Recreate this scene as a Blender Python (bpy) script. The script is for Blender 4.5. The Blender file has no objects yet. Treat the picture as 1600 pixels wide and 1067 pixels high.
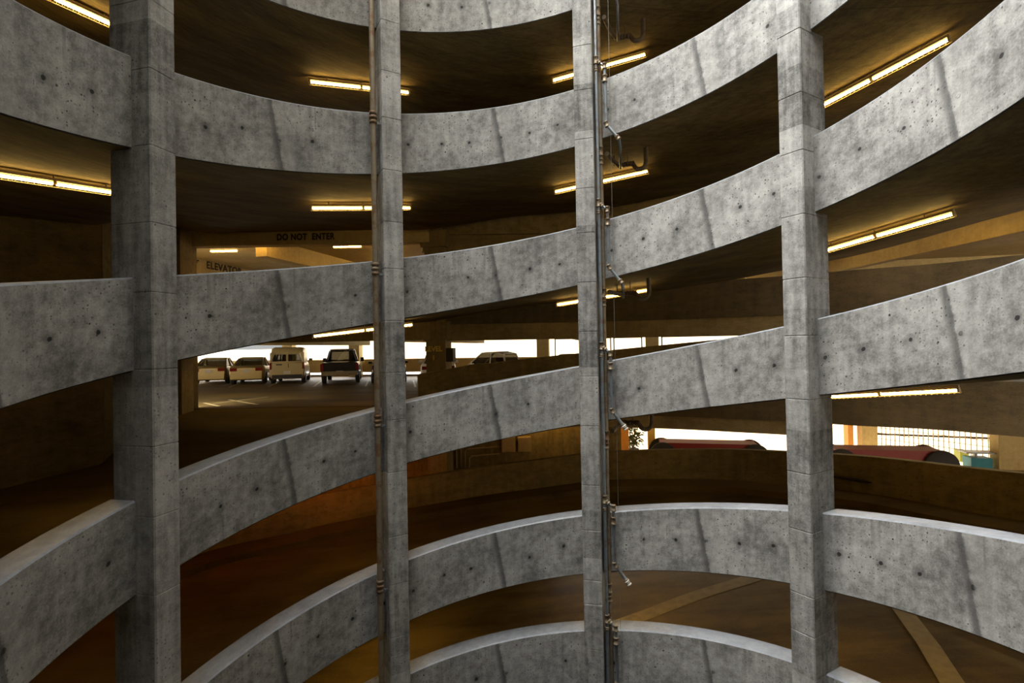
import bpy, math, random
from math import sin, cos, pi, radians, degrees, sqrt, atan2, floor
from mathutils import Vector, Matrix
from mathutils.geometry import tessellate_polygon
random.seed(7)
SC = bpy.context.scene
COL = SC.collection
EZ = 8.7                      # eye height above the lowest ground; the well's own coordinates put the eye at z = 0
R = 5.4076                    # inner face of the parapets
TP = .42                      # parapet thickness
HP = 1.243                    # parapet height, slab included
FL = 1.04                     # parapet top above the ramp floor
COLT = [166.02, 119.88, 74.69, 30.76]
Z100 = {-1: 11.095, 0: 8.1277, 1: 5.1589, 2: 2.1684, 3: -.8155, 4: -4.0184, 5: -6.3903}
SLP = {4: .0425, 5: -.1359}

def zt(b, deg):               # top of the parapet of turn b at angle deg
    return Z100[b] + (.9591 + SLP.get(b, 0)) * radians(100 - deg)

def lerp_table(tab, x):
    if x <= tab[0][0]: return tab[0][1]
    for (a, va), (c, vc) in zip(tab, tab[1:]):
        if x <= c:
            t = (x - a) / (c - a); t = t * t * (3 - 2 * t)
            return va + (vc - va) * t
    return tab[-1][1]
RO_TAB = [(10, 10.3), (24, 10.4), (44, 11.2), (60, 11.6), (75, 11.6), (90, 11.1), (103, 11.0), (115, 11.2), (124, 11.5), (137, 12.2), (156, 12.1), (180, 12.0)]
def RO(deg): return lerp_table(RO_TAB, deg)
RP_TAB = [(8, 14.4), (20, 14.0), (33, 13.3), (45, 12.5), (60, 12.1), (75, 11.95), (90, 11.6), (107, 11.75)]
def RP(deg): return lerp_table(RP_TAB, deg)
DECK = [10.23, 7.21, 4.19, 1.17, -1.85, -4.87]

# ------------------------------------------------------------------ object helpers
def tag(o, label=None, cat=None, group=None, kind=None):
    if label: o['label'] = label
    if cat: o['category'] = cat
    if group: o['group'] = group
    if kind: o['kind'] = kind
    return o

def empty(name, loc, label=None, cat=None, group=None, rz=0):
    o = bpy.data.objects.new(name, None)
    o.empty_display_size = .2
    o.location = (loc[0], loc[1], loc[2] + EZ); o.rotation_euler = (0, 0, rz)
    COL.objects.link(o)
    return tag(o, label, cat, group)

def copy_tree(o, parent=None):
    c = o.copy(); COL.objects.link(c)
    if parent: c.parent = parent
    for ch in list(o.children): copy_tree(ch, c)
    return c

class MB:
    """collects faces with metre UVs, then links them as one mesh object"""
    def __init__(s): s.v = []; s.f = []; s.uv = []; s.sm = []
    def add(s, verts, faces, uvs=None, smooth=False):
        n = len(s.v); s.v += [tuple(p) for p in verts]
        for k, fc in enumerate(faces):
            s.f.append([n + i for i in fc]); s.sm.append(smooth)
            if uvs is not None: s.uv.append([uvs[k][j] for j in range(len(fc))])
            else: s.uv.append(None)
    def quadgrid(s, pts, uvs=None, closed_u=False, smooth=True, flip=False):
        """pts[i][j] grid"""
        m = len(pts); n = len(pts[0]); vs = [p for row in pts for p in row]
        fc = []; uu = []
        for i in range(m - 1):
            for j in range(n if closed_u else n - 1):
                k = (j + 1) % n
                q = [i * n + j, i * n + k, (i + 1) * n + k, (i + 1) * n + j]
                if flip: q = q[::-1]
                fc.append(q)
                if uvs:
                    a = [uvs[i][j], uvs[i][j + 1], uvs[i + 1][j + 1], uvs[i + 1][j]]
                    uu.append(a[::-1] if flip else a)
        s.add(vs, fc, uu if uvs else None, smooth)
    def box(s, c, d, rz=0, M=None):
        x, y, z = d[0] / 2, d[1] / 2, d[2] / 2
        vs = [Vector((a * x, b * y, e * z)) for e in (-1, 1) for b in (-1, 1) for a in (-1, 1)]
        if M is None: M = Matrix.Translation(Vector(c)) @ Matrix.Rotation(rz, 4, 'Z')
        vs = [M @ p for p in vs]
        s.add(vs, [(0, 2, 3, 1), (4, 5, 7, 6), (0, 1, 5, 4), (2, 6, 7, 3), (0, 4, 6, 2), (1, 3, 7, 5)])
    def bar(s, a, b, w, h, up=(0, 0, 1)):
        a = Vector(a); b = Vector(b); t = (b - a); L = t.length; t.normalize()
        u = Vector(up); x = t.cross(u); x.normalize(); u = x.cross(t)
        M = Matrix((x, t, u)).transposed().to_4x4(); M.translation = (a + b) / 2
        s.box(None, (w, L, h), M=M)
    def tube(s, pts, r, n=10, caps=True):
        pts = [Vector(p) for p in pts]; rows = []
        x = None
        for i, p in enumerate(pts):
            t = (pts[min(i + 1, len(pts) - 1)] - pts[max(i - 1, 0)]).normalized()
            if x is None: x = t.orthogonal().normalized()
            else: x = (x - t * x.dot(t)).normalized()
            y = t.cross(x)
            rr = r[i] if isinstance(r, (list, tuple)) else r
            rows.append([p + (x * cos(2 * pi * k / n) + y * sin(2 * pi * k / n)) * rr for k in range(n)])
        s.quadgrid(rows, closed_u=True)
        if caps:
            s.add(rows[0], [list(range(n))[::-1]]); s.add(rows[-1], [list(range(n))])
    def lathe(s, prof, M=None, n=20, smooth=True):
        """prof (r,z) turned about local z"""
        M = M or Matrix.Identity(4); rows = []
        for r, z in prof: rows.append([M @ Vector((r * cos(2 * pi * k / n), r * sin(2 * pi * k / n), z)) for k in range(n)])
        s.quadgrid(rows, closed_u=True, smooth=smooth)
        if prof[0][0] > 1e-6: s.add(rows[0], [list(range(n))[::-1]])
        if prof[-1][0] > 1e-6: s.add(rows[-1], [list(range(n))])
    def prism(s, poly, z0, z1, zf=None):
        """poly (x,y) ccw; zf(x,y) optional vertical offset"""
        zf = zf or (lambda x, y: 0)
        n = len(poly)
        tri = tessellate_polygon([[Vector((x, y, 0)) for x, y in poly]])
        bot = [(x, y, z0 + zf(x, y)) for x, y in poly]; top = [(x, y, z1 + zf(x, y)) for x, y in poly]
        tris = []
        for t in tri:
            a, b, c = [Vector(poly[i]) for i in t]
            if (b - a).cross(c - a) < 0: t = (t[0], t[2], t[1])
            tris.append(tuple(t))
        s.add(top, tris); s.add(bot, [t[::-1] for t in tris])
        s.add(bot + top, [(i, (i + 1) % n, n + (i + 1) % n, n + i) for i in range(n)])
    def build(s, name, mat, parent=None, local=False):
        off = Vector((0, 0, EZ))
        if parent is not None:
            if local: off = Vector((0, 0, 0))
            else:
                p = parent; w = Vector((0, 0, 0))
                while p is not None: w += p.location; p = p.parent
                off = Vector((0, 0, EZ)) - w
        me = bpy.data.meshes.new(name)
        me.from_pydata([tuple(Vector(p) + off) for p in s.v], [], s.f)
        uvl = me.uv_layers.new(name='UVMap'); li = 0
        for k, poly in enumerate(me.polygons):
            poly.use_smooth = s.sm[k]
            u = s.uv[k]
            if u is None:
                nrm = poly.normal; ax = max(range(3), key=lambda i: abs(nrm[i]))
                for j in range(poly.loop_total):
                    co = s.v[s.f[k][j]]
                    if ax == 2: a = (co[0], co[1])
                    else:
                        t = Vector((-nrm.y, nrm.x)); t.normalize()
                        a = (co[0] * t.x + co[1] * t.y, co[2])
                    uvl.data[poly.loop_start + j].uv = a
            else:
                for j in range(poly.loop_total): uvl.data[poly.loop_start + j].uv = u[j]
        for m in (mat if isinstance(mat, (list, tuple)) else [mat]): me.materials.append(m)
        o = bpy.data.objects.new(name, me); COL.objects.link(o)
        if parent is not None: o.parent = parent
        return o

def pol(r, deg, z=0): return Vector((r * cos(radians(deg)), r * sin(radians(deg)), z))

def sweep(mb, sec, degs, zf, u0=0., sharp=True, rf=None):
    """section sec [(r, dz)...] (closed, clockwise seen along +angle) swept through angles"""
    n = len(sec)
    per = [0.]
    for i in range(n):
        a, c = sec[i], sec[(i + 1) % n]; per.append(per[-1] + math.hypot(a[0] - c[0], a[1] - c[1]))
    rows = []
    for d in degs: rows.append([pol((rf(d) if rf else 0) + r, d, zf(d) + dz) for r, dz in sec])
    us = [u0 + (degs[0] - d) * pi / 180 * R for d in degs]
    for i in range(n):
        k = (i + 1) % n
        a, c = sec[i], sec[k]
        vert = abs(a[1] - c[1]) > abs(a[0] - c[0])
        va, vc = (a[1], c[1]) if vert else (a[0] + 3, c[0] + 3)
        pts = [[rows[j][i], rows[j][k]] for j in range(len(degs))]
        uv = [[(us[j], va), (us[j], vc)] for j in range(len(degs))]
        mb.quadgrid(pts, uv, smooth=True)
    for e in (0, -1):
        f = list(range(n)); f = f if e == 0 else f[::-1]
        mb.add(rows[e], [f], [[(0, sec[i][1]) for i in f]])

def frange(a, b, step):
    n = max(1, int(round(abs(b - a) / step))); return [a + (b - a) * i / n for i in range(n + 1)]

# ------------------------------------------------------------------ materials
class NT:
    def __init__(s, name):
        s.m = bpy.data.materials.new(name); s.m.use_nodes = True
        s.t = s.m.node_tree; s.t.nodes.clear(); s.L = s.t.links
    def n(s, typ, **kw):
        nd = s.t.nodes.new(typ)
        for k, v in kw.items():
            if k.startswith('_'): setattr(nd, k[1:], v)
        for k, v in kw.items():
            if not k.startswith('_'):
                key = int(k[1:]) if k[0] == 'i' and k[1:].isdigit() else k.replace('__', ' ')
                s.put(nd.inputs[key], v)
        return nd
    def put(s, sock, v):
        if isinstance(v, bpy.types.NodeSocket): s.L.new(v, sock)
        else: sock.default_value = v
    def math(s, op, a, b=0., c=None, clamp=False):
        nd = s.t.nodes.new('ShaderNodeMath'); nd.operation = op; nd.use_clamp = clamp
        s.put(nd.inputs[0], a); s.put(nd.inputs[1], b)
        if c is not None: s.put(nd.inputs[2], c)
        return nd.outputs[0]
    def mix(s, fac, a, b, blend='MIX'):
        nd = s.t.nodes.new('ShaderNodeMix'); nd.data_type = 'RGBA'; nd.blend_type = blend
        s.put(nd.inputs[0], fac); s.put(nd.inputs[6], a); s.put(nd.inputs[7], b)
        return nd.outputs[2]
    def sstep(s, x, lo, hi):   # smooth 0..1
        nd = s.t.nodes.new('ShaderNodeMapRange'); nd.interpolation_type = 'SMOOTHSTEP'
        s.put(nd.inputs[0], x); s.put(nd.inputs[1], lo); s.put(nd.inputs[2], hi); nd.inputs[3].default_value = 0; nd.inputs[4].default_value = 1
        return nd.outputs[0]
    def noise(s, vec, scale, detail=4, rough=.6):
        nd = s.n('ShaderNodeTexNoise', Vector=vec, Scale=scale, Detail=detail, Roughness=rough); return nd.outputs[0]
    def out(s, bsdf):
        o = s.t.nodes.new('ShaderNodeOutputMaterial'); s.L.new(bsdf, o.inputs[0]); return s.m

def C(r, g, b): return (r, g, b, 1.)

def concrete(name, dark, light, ties=False, seam=False, bugs=.5, streak=.35, rough=.8, lifts=False, spec=.3, blot=1., boards=False):
    g = NT(name)
    uv = g.n('ShaderNodeUVMap').outputs[0]
    rnd = g.n('ShaderNodeObjectInfo').outputs['Random']
    offs = g.n('ShaderNodeCombineXYZ', X=g.math('MULTIPLY', rnd, 61.3), Y=g.math('MULTIPLY', rnd, 23.7), Z=0.).outputs[0]
    vec = g.n('ShaderNodeVectorMath', _operation='ADD', i0=uv, i1=offs).outputs[0]
    sep = g.n('ShaderNodeSeparateXYZ', Vector=uv); u, v = sep.outputs[0], sep.outputs[1]
    n1 = g.noise(vec, .9 * blot, 5, .62)
    n2 = g.noise(vec, 6.5, 5, .7)
    st = g.noise(g.n('ShaderNodeVectorMath', _operation='MULTIPLY', i0=vec, i1=(5.5, .45, 1.)).outputs[0], 1.6, 4, .6)
    val = g.math('ADD', g.math('MULTIPLY', n1, .55 - streak * .3), g.math('MULTIPLY', n2, .45 - streak * .2))
    val = g.math('ADD', val, g.math('MULTIPLY', st, streak * .5))
    n3 = g.noise(vec, 42., 3, .6)
    val = g.math('ADD', g.math('MULTIPLY', val, .84), g.math('MULTIPLY', n3, .16))
    val = g.sstep(val, .345, .655)
    if lifts:
        cell = g.n('ShaderNodeTexWhiteNoise', _noise_dimensions='2D', Vector=g.n('ShaderNodeCombineXYZ', X=g.math('MULTIPLY', rnd, 77.), Y=g.math('FLOOR', g.math('DIVIDE', g.math('ADD', v, 30.), .985)), Z=0.).outputs[0]).outputs[0]
        val = g.math('ADD', val, g.math('MULTIPLY', g.math('SUBTRACT', cell, .5), .45), clamp=True)
    col = g.mix(val, dark, light)
    h = g.math('MULTIPLY', n2, .4)
    if boards:
        bd = g.math('PINGPONG', g.math('ADD', v, g.math('MULTIPLY', n1, .02)), .3)
        bm = g.math('SUBTRACT', 1., g.sstep(bd, .0, .022))
        pl = g.math('SUBTRACT', 1., g.sstep(g.math('PINGPONG', u, 1.22), 0., .02))
        bm = g.math('MAXIMUM', g.math('MULTIPLY', bm, .5), pl)
        col = g.mix(g.math('MULTIPLY', bm, .55), col, (dark[0] * .35, dark[1] * .35, dark[2] * .35, 1))
    if bugs > 0:
        for sc, rad, amt in ((17., .24, .45), (6., .11, .6)):
            vo = g.n('ShaderNodeTexVoronoi', _voronoi_dimensions='2D', Vector=vec, Scale=sc, Randomness=1.)
            cs = g.n('ShaderNodeSeparateColor', Color=vo.outputs['Color'])
            rr = g.math('MULTIPLY', g.math('POWER', cs.outputs[0], 3.), rad)
            m = g.sstep(g.math('SUBTRACT', vo.outputs['Distance'], rr), .012, -.03)
            m = g.math('MULTIPLY', m, g.sstep(n1, .40, .58))
            m = g.math('MULTIPLY', m, amt * bugs * 1.6, clamp=True)
            col = g.mix(m, col, (dark[0] * .22, dark[1] * .22, dark[2] * .22, 1))
            h = g.math('SUBTRACT', h, g.math('MULTIPLY', m, .8))
    if ties:
        cu = g.math('ADD', u, g.math('MULTIPLY', rnd, .2))
        ce = g.math('FLOOR', g.math('DIVIDE', cu, .64))
        j = g.n('ShaderNodeTexWhiteNoise', _noise_dimensions='2D', Vector=g.n('ShaderNodeCombineXYZ', X=ce, Y=g.math('MULTIPLY', rnd, 99.), Z=0.).outputs[0]).outputs
        du = g.math('SUBTRACT', g.math('MODULO', g.math('ADD', cu, 6.4), .64), .32)
        js = g.n('ShaderNodeSeparateColor', Color=j['Color'])
        du = g.math('ADD', du, g.math('MULTIPLY', g.math('SUBTRACT', js.outputs[0], .5), .14))
        dv = g.math('ADD', g.math('ADD', v, .66), g.math('MULTIPLY', g.math('SUBTRACT', js.outputs[1], .5), .12))
        ds = g.math('SQRT', g.math('ADD', g.math('MULTIPLY', du, du), g.math('MULTIPLY', dv, dv)))
        ds = g.math('ADD', ds, g.math('MULTIPLY', g.math('SUBTRACT', n2, .5), .05))
        halo = g.math('MULTIPLY', g.math('SUBTRACT', 1., g.sstep(ds, .02, .13)), .45)
        hole = g.math('SUBTRACT', 1., g.sstep(ds, .022, .036))
        on = g.math('GREATER_THAN', j['Value'], .16)
        col = g.mix(g.math('MULTIPLY', halo, on), col, (dark[0] * .55, dark[1] * .55, dark[2] * .55, 1))
        col = g.mix(g.math('MULTIPLY', g.math('MULTIPLY', hole, on), .9), col, (dark[0] * .12, dark[1] * .12, dark[2] * .12, 1))
        h = g.math('SUBTRACT', h, g.math('MULTIPLY', hole, .9))
    if seam:
        su = g.math('ADD', g.math('SUBTRACT', u, 2.1), g.math('MULTIPLY', g.math('ADD', v, .6), .17))
        su = g.math('ADD', su, g.math('MULTIPLY', g.math('SUBTRACT', rnd, .5), .3))
        su = g.math('ADD', su, g.math('MULTIPLY', g.math('SUBTRACT', n2, .5), .05))
        band = g.math('MULTIPLY', g.sstep(su, -.13, -.02), g.math('SUBTRACT', 1., g.sstep(su, .0, .03)))
        lite = g.math('MULTIPLY', g.sstep(su, .02, .06), g.math('SUBTRACT', 1., g.sstep(su, .06, .5)))
        col = g.mix(g.math('MULTIPLY', lite, .25), col, light)
        col = g.mix(g.math('MULTIPLY', band, .68), col, (dark[0] * .5, dark[1] * .5, dark[2] * .52, 1))
        # water stains running down from the top edge
        wl = g.noise(g.n('ShaderNodeVectorMath', _operation='MULTIPLY', i0=vec, i1=(9., .12, 1.)).outputs[0], 1., 3, .5)
        wl = g.math('MULTIPLY', g.sstep(wl, .58, .70), g.sstep(v, -.75, -.05))
        col = g.mix(g.math('MULTIPLY', wl, .35), col, (dark[0] * .6, dark[1] * .6, dark[2] * .6, 1))
        ed = g.math('ADD', g.math('SUBTRACT', 1., g.sstep(u, .0, .35)), g.sstep(u, 3.85, 4.2))
        ed = g.math('MULTIPLY', ed, g.sstep(n1, .3, .6))
        col = g.mix(g.math('MULTIPLY', ed, .45, clamp=True), col, (dark[0] * .7, dark[1] * .7, dark[2] * .7, 1))
    bump = g.n('ShaderNodeBump', Strength=.35, Distance=.02, Height=h).outputs[0]
    b = g.n('ShaderNodeBsdfPrincipled', Base__Color=col, Roughness=rough, Normal=bump)
    b.inputs['Specular IOR Level'].default_value = spec
    return g.out(b.outputs[0])

def plain(name, col, rough=.6, metal=0., var=.25, scale=8., spec=.5, rust=None):
    g = NT(name)
    vec = g.n('ShaderNodeTexCoord').outputs['Object']
    n = g.noise(vec, scale, 4, .6)
    c = g.mix(n, tuple(x * (1 - var) for x in col[:3]) + (1,), tuple(min(1, x * (1 + var)) for x in col[:3]) + (1,))
    if rust: c = g.mix(g.sstep(g.noise(vec, scale * .5, 5, .7), .48, .62), c, rust)
    b = g.n('ShaderNodeBsdfPrincipled', Base__Color=c, Roughness=rough, Metallic=metal)
    b.inputs['Specular IOR Level'].default_value = spec
    return g.out(b.outputs[0])

def emit(name, col, st):
    g = NT(name); e = g.n('ShaderNodeEmission', Color=col, Strength=st); return g.out(e.outputs[0])

def glass(name, tint, gl=.12):
    g = NT(name)
    t = g.n('ShaderNodeBsdfTransparent', Color=tint); s_ = g.n('ShaderNodeBsdfGlossy', Color=C(1, 1, 1), Roughness=.03)
    m = g.n('ShaderNodeMixShader', i0=gl, i1=t.outputs[0], i2=s_.outputs[0]); return g.out(m.outputs[0])

def asphalt(name, dark, light):
    g = NT(name)
    uv = g.n('ShaderNodeTexCoord').outputs['Object']
    n1 = g.noise(uv, .35, 6, .65); n2 = g.noise(uv, 30., 3, .6); n3 = g.noise(g.n('ShaderNodeVectorMath', _operation='MULTIPLY', i0=uv, i1=(.25, 1.6, 1.)).outputs[0], .8, 4, .6)
    v = g.math('ADD', g.math('ADD', g.math('MULTIPLY', n1, .5), g.math('MULTIPLY', n2, .15)), g.math('MULTIPLY', n3, .35))
    c = g.mix(g.sstep(v, .36, .64), dark, light)
    bump = g.n('ShaderNodeBump', Strength=.25, Distance=.01, Height=n2).outputs[0]
    b = g.n('ShaderNodeBsdfPrincipled', Base__Color=c, Roughness=g.math('ADD', .5, g.math('MULTIPLY', n1, .35)), Normal=bump)
    b.inputs['Specular IOR Level'].default_value = .25
    return g.out(b.outputs[0])

M = {}
M['parapet'] = concrete('parapet_concrete', C(.095, .092, .084), C(.46, .446, .412), ties=True, seam=True, bugs=1., streak=.3)
M['cap'] = concrete('troweled_cap_concrete', C(.17, .178, .19), C(.33, .345, .36), bugs=.0, streak=.1, rough=.45, spec=.5)
M['column'] = concrete('column_concrete', C(.10, .097, .088), C(.46, .446, .412), bugs=.8, streak=.6, lifts=True)
M['soffit'] = concrete('lamp_tinted_soffit_concrete', C(.06, .043, .017), C(.23, .162, .06), bugs=.3, streak=.2, boards=True)  # brown-yellow tint puts the lamps' warm light into the soffit colour
M['inner'] = concrete('ochre_wall_concrete', C(.11, .077, .024), C(.30, .21, .075), ties=True, bugs=.6, streak=.5)  # ochre of the inner concretes carries yellow lamp light in its colour
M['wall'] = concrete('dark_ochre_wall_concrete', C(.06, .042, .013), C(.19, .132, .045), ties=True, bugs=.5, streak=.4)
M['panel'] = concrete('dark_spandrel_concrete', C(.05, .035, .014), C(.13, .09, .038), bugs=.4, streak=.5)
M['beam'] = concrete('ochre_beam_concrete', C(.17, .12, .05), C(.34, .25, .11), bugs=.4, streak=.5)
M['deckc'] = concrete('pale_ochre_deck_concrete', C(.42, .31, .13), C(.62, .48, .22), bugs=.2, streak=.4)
M['floor'] = asphalt('worn_ramp_floor_lit', C(.085, .055, .014), C(.27, .18, .05))  # lit copy of the ramp floor, brighter for the lowest turn
M['rampfloor'] = asphalt('worn_ramp_floor_shaded', C(.05, .031, .008), C(.165, .105, .029))  # same worn floor with shade put into the colour, for other turns
M['deckfloor'] = asphalt('worn_deck_floor', C(.05, .03, .006), C(.19, .118, .026))
M['paint'] = plain('faded_floor_paint', C(.42, .32, .13), .6, var=.4, scale=5.)
M['brownpipe'] = plain('brown_painted_pipe', C(.22, .18, .12), .45, .2, rust=C(.16, .09, .04))
M['greypipe'] = plain('galvanised_pipe', C(.30, .34, .37), .35, .7, rust=C(.24, .22, .2))
M['rusty'] = plain('rusty_pipe', C(.20, .15, .09), .6, .3, rust=C(.14, .07, .03))
M['brass'] = plain('weathered_brass_fitting', C(.24, .19, .12), .5, .3, rust=C(.14, .09, .05))
M['whitecap'] = plain('white_plastic_cap', C(.6, .58, .52), .5)
M['wire'] = plain('thin_steel_wire', C(.25, .24, .2), .5, .5)
M['housing'] = plain('fixture_housing', C(.45, .36, .2), .5)
M['tube'] = emit('fluorescent_tube', C(1., .65, .19), 27.)
M['letter'] = plain('brown_stencil_paint', C(.035, .022, .008), .8)
M['yletter'] = plain('yellow_stencil_paint', C(.95, .62, .10), .7)
M['darkbox'] = plain('dark_metal_box', C(.03, .024, .015), .6)
M['ochrebox'] = plain('painted_metal_box', C(.42, .29, .12), .6)
M['tyre'] = plain('tyre_rubber', C(.012, .012, .012), .8)
M['rim'] = plain('alloy_rim', C(.55, .53, .5), .3, .9)
M['cream'] = plain('cream_car_paint', C(.44, .34, .14), .3, var=.05)
M['white'] = plain('white_car_paint', C(.8, .78, .72), .25, var=.03)
M['gold'] = plain('champagne_car_paint', C(.34, .25, .09), .3, .3, var=.05)
M['black'] = plain('black_car_paint', C(.012, .011, .010), .18, var=.1)
M['dark'] = plain('dark_car_paint', C(.02, .018, .016), .25, var=.1)
M['trim'] = plain('black_plastic_trim', C(.018, .016, .014), .6)
M['chrome'] = plain('chrome_trim', C(.75, .72, .65), .15, 1.)
M['red'] = plain('red_lamp_lens', C(.16, .006, .004), .6, var=.1, spec=.15)
M['plate'] = plain('number_plate', C(.55, .5, .4), .5)
M['carglass'] = glass('car_glass', C(.20, .19, .16))
M['redpaint'] = plain('red_painted_metal', C(.20, .011, .007), .5, var=.2)
M['blackrub'] = plain('black_disc_rubber', C(.012, .010, .012), .7)
M['steel'] = plain('dark_steel', C(.05, .04, .03), .5, .6)
M['facade'] = plain('pale_facade', C(.62, .56, .48), .8, var=.08)
M['pane'] = plain('dark_facade_window', C(.06, .07, .08), .2)
M['street'] = plain('pale_street', C(.45, .42, .38), .9, var=.2, scale=.6)
M['orange'] = plain('orange_post_paint', C(.75, .32, .05), .6)
M['yellowpost'] = plain('yellow_post_paint', C(.75, .52, .12), .6)
M['leaf'] = plain('plant_leaf', C(.06, .11, .025), .6, var=.5)
M['bluebin'] = plain('blue_plastic', C(.02, .22, .30), .5)
M['greenbin'] = plain('yellow_green_plastic', C(.45, .5, .1), .5)

# ------------------------------------------------------------------ the ramp well: parapets, columns, ramp slabs
BAYEDGE = [211.02] + COLT + [-14.24]
SIDE = ['left of the leftmost column', 'between leftmost column and brown-pipe column', 'between brown-pipe column and grey-pipe column',
        'between grey-pipe column and rightmost column', 'right of the rightmost column']
SEEN = {0: [1, 2, 3], 1: [0, 1, 2, 3, 4], 2: [0, 1, 2, 3, 4, 5], 3: [1, 2, 3, 4, 5], 4: [1, 2, 3, 4, 5]}
ORD = ['topmost', 'second from top', 'third from top', 'fourth from top', 'fifth from top', 'lowest']
CH = .022
PSEC = [(R, -HP), (R, -CH), (R + CH, 0), (R + TP - CH, 0), (R + TP, -CH), (R + TP, -HP)]

def parapet_mesh(b, d0, d1):
    body = MB(); cap = MB()
    degs = frange(d0, d1, 2.2)
    sweep(body, [(R, -HP), (R, -CH), (R + TP, -CH), (R + TP, -HP)], degs, lambda d: zt(b, d))
    sweep(cap, [(R, -CH), (R + CH, 0), (R + TP - CH, 0), (R + TP, -CH)], degs, lambda d: zt(b, d))
    return body, cap

def hw_deg(w, r): return degrees(math.asin(w / r))
CW = .196
for bay in range(5):
    d0 = BAYEDGE[bay] - hw_deg(CW, R); d1 = BAYEDGE[bay + 1] + hw_deg(CW, R)
    for b in sorted(SEEN[bay]):
        order = SEEN[bay].index(b)
        word = 'lowest' if order == len(SEEN[bay]) - 1 else ORD[order]
        root = empty('parapet', pol(R, (d0 + d1) / 2, zt(b, (d0 + d1) / 2) - HP),
                     'curved concrete parapet, %s, %s' % (word, SIDE[bay]), 'parapet', 'curved parapets around the ramp well')
        bm, cm = parapet_mesh(b, d0, d1)
        bm.build('wall_panel', M['parapet'], root)
        cm.build('coping', M['cap'], root)

# the parts of the turns the photograph does not show (behind the viewer, above the frame)
def zt_all(b, d):
    """continues turn b past the viewer into turn b-2"""
    if d >= -90: return zt(b, d)
    return zt(b, d)
rest = MB()
for b in Z100:
    for bay in range(5):
        d0 = BAYEDGE[bay] - hw_deg(CW, R); d1 = BAYEDGE[bay + 1] + hw_deg(CW, R)
        if b in SEEN[bay] : continue
        sweep(rest, [(R, -HP), (R, 0), (R + TP, 0), (R + TP, -HP)], frange(d0, d1, 4), lambda d: zt(b, d))
    sweep(rest, [(R, -HP), (R, 0), (R + TP, 0), (R + TP, -HP)], frange(270, 211.02, 4), lambda d: zt(b, d))
    sweep(rest, [(R, -HP), (R, 0), (R + TP, 0), (R + TP, -HP)], frange(-14.24, -90, 4), lambda d: zt(b, d))
tag(rest.build('wall_near', M['parapet']), kind='structure')

def column_mesh(theta):
    mb = MB()
    r0, r1, c = R - .32, R + .36, .018
    er = pol(1, theta); et = Vector((-er.y, er.x, 0))
    sec = [(r0 + c, -CW), (r0, -CW + c), (r0, CW - c), (r0 + c, CW), (r1, CW), (r1, -CW)]
    zs = []
    joints = []
    for b in Z100:
        zb = zt(b, theta) - HP
        joints += [zb - .03, zb + 1.0, zb + 1.0 + .93]
    joints = sorted(j for j in joints if -8.6 < j < 20)
    lv = [(-8.7, 0)]
    for j in joints: lv += [(j - .012, 0), (j - .004, .007), (j + .004, .007), (j + .012, 0.)]
    lv.append((21, 0))
    cum = [0]
    for i in range(6):
        a, b_ = sec[i], sec[(i + 1) % 6]; cum.append(cum[-1] + math.hypot(a[0] - b_[0], a[1] - b_[1]))
    rows = []; uvs = []
    k = 0; jog = 0.
    for z, ins in lv:
        k += 1
        row = []
        for r, w in sec:
            rr = r + ins if r < r0 + .1 else r
            ww = w - math.copysign(ins, w)
            p = er * rr + et * ww; row.append(Vector((p.x, p.y, z)))
        rows.append(row); uvs.append([(cu, z) for cu in cum])
    for i in range(6):
        j = (i + 1) % 6
        mb.quadgrid([[row[i], row[j]] for row in rows], [[u[i], u[i + 1]] for u in uvs], smooth=False)
    mb.add(rows[0], [list(range(6))[::-1]]); mb.add(rows[-1], [list(range(6))])
    return mb
CLAB = ['leftmost square concrete column of the ramp well, front face streaked dark',
        'concrete column with a single slim brown pipe along its left side',
        'concrete column with grey and rusty pipes along its right side',
        'rightmost concrete column of the ramp well, bare of pipes']
for k, th in enumerate(COLT):
    o = column_mesh(th).build('concrete_column', M['column'])
    tag(o, CLAB[k], 'column', 'columns around the ramp well')
for th in (211.02, -14.24):
    tag(column_mesh(th).build('wall_pier', M['column']), kind='structure')

def floor_z(b, d): return zt(b, d) - FL

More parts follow.
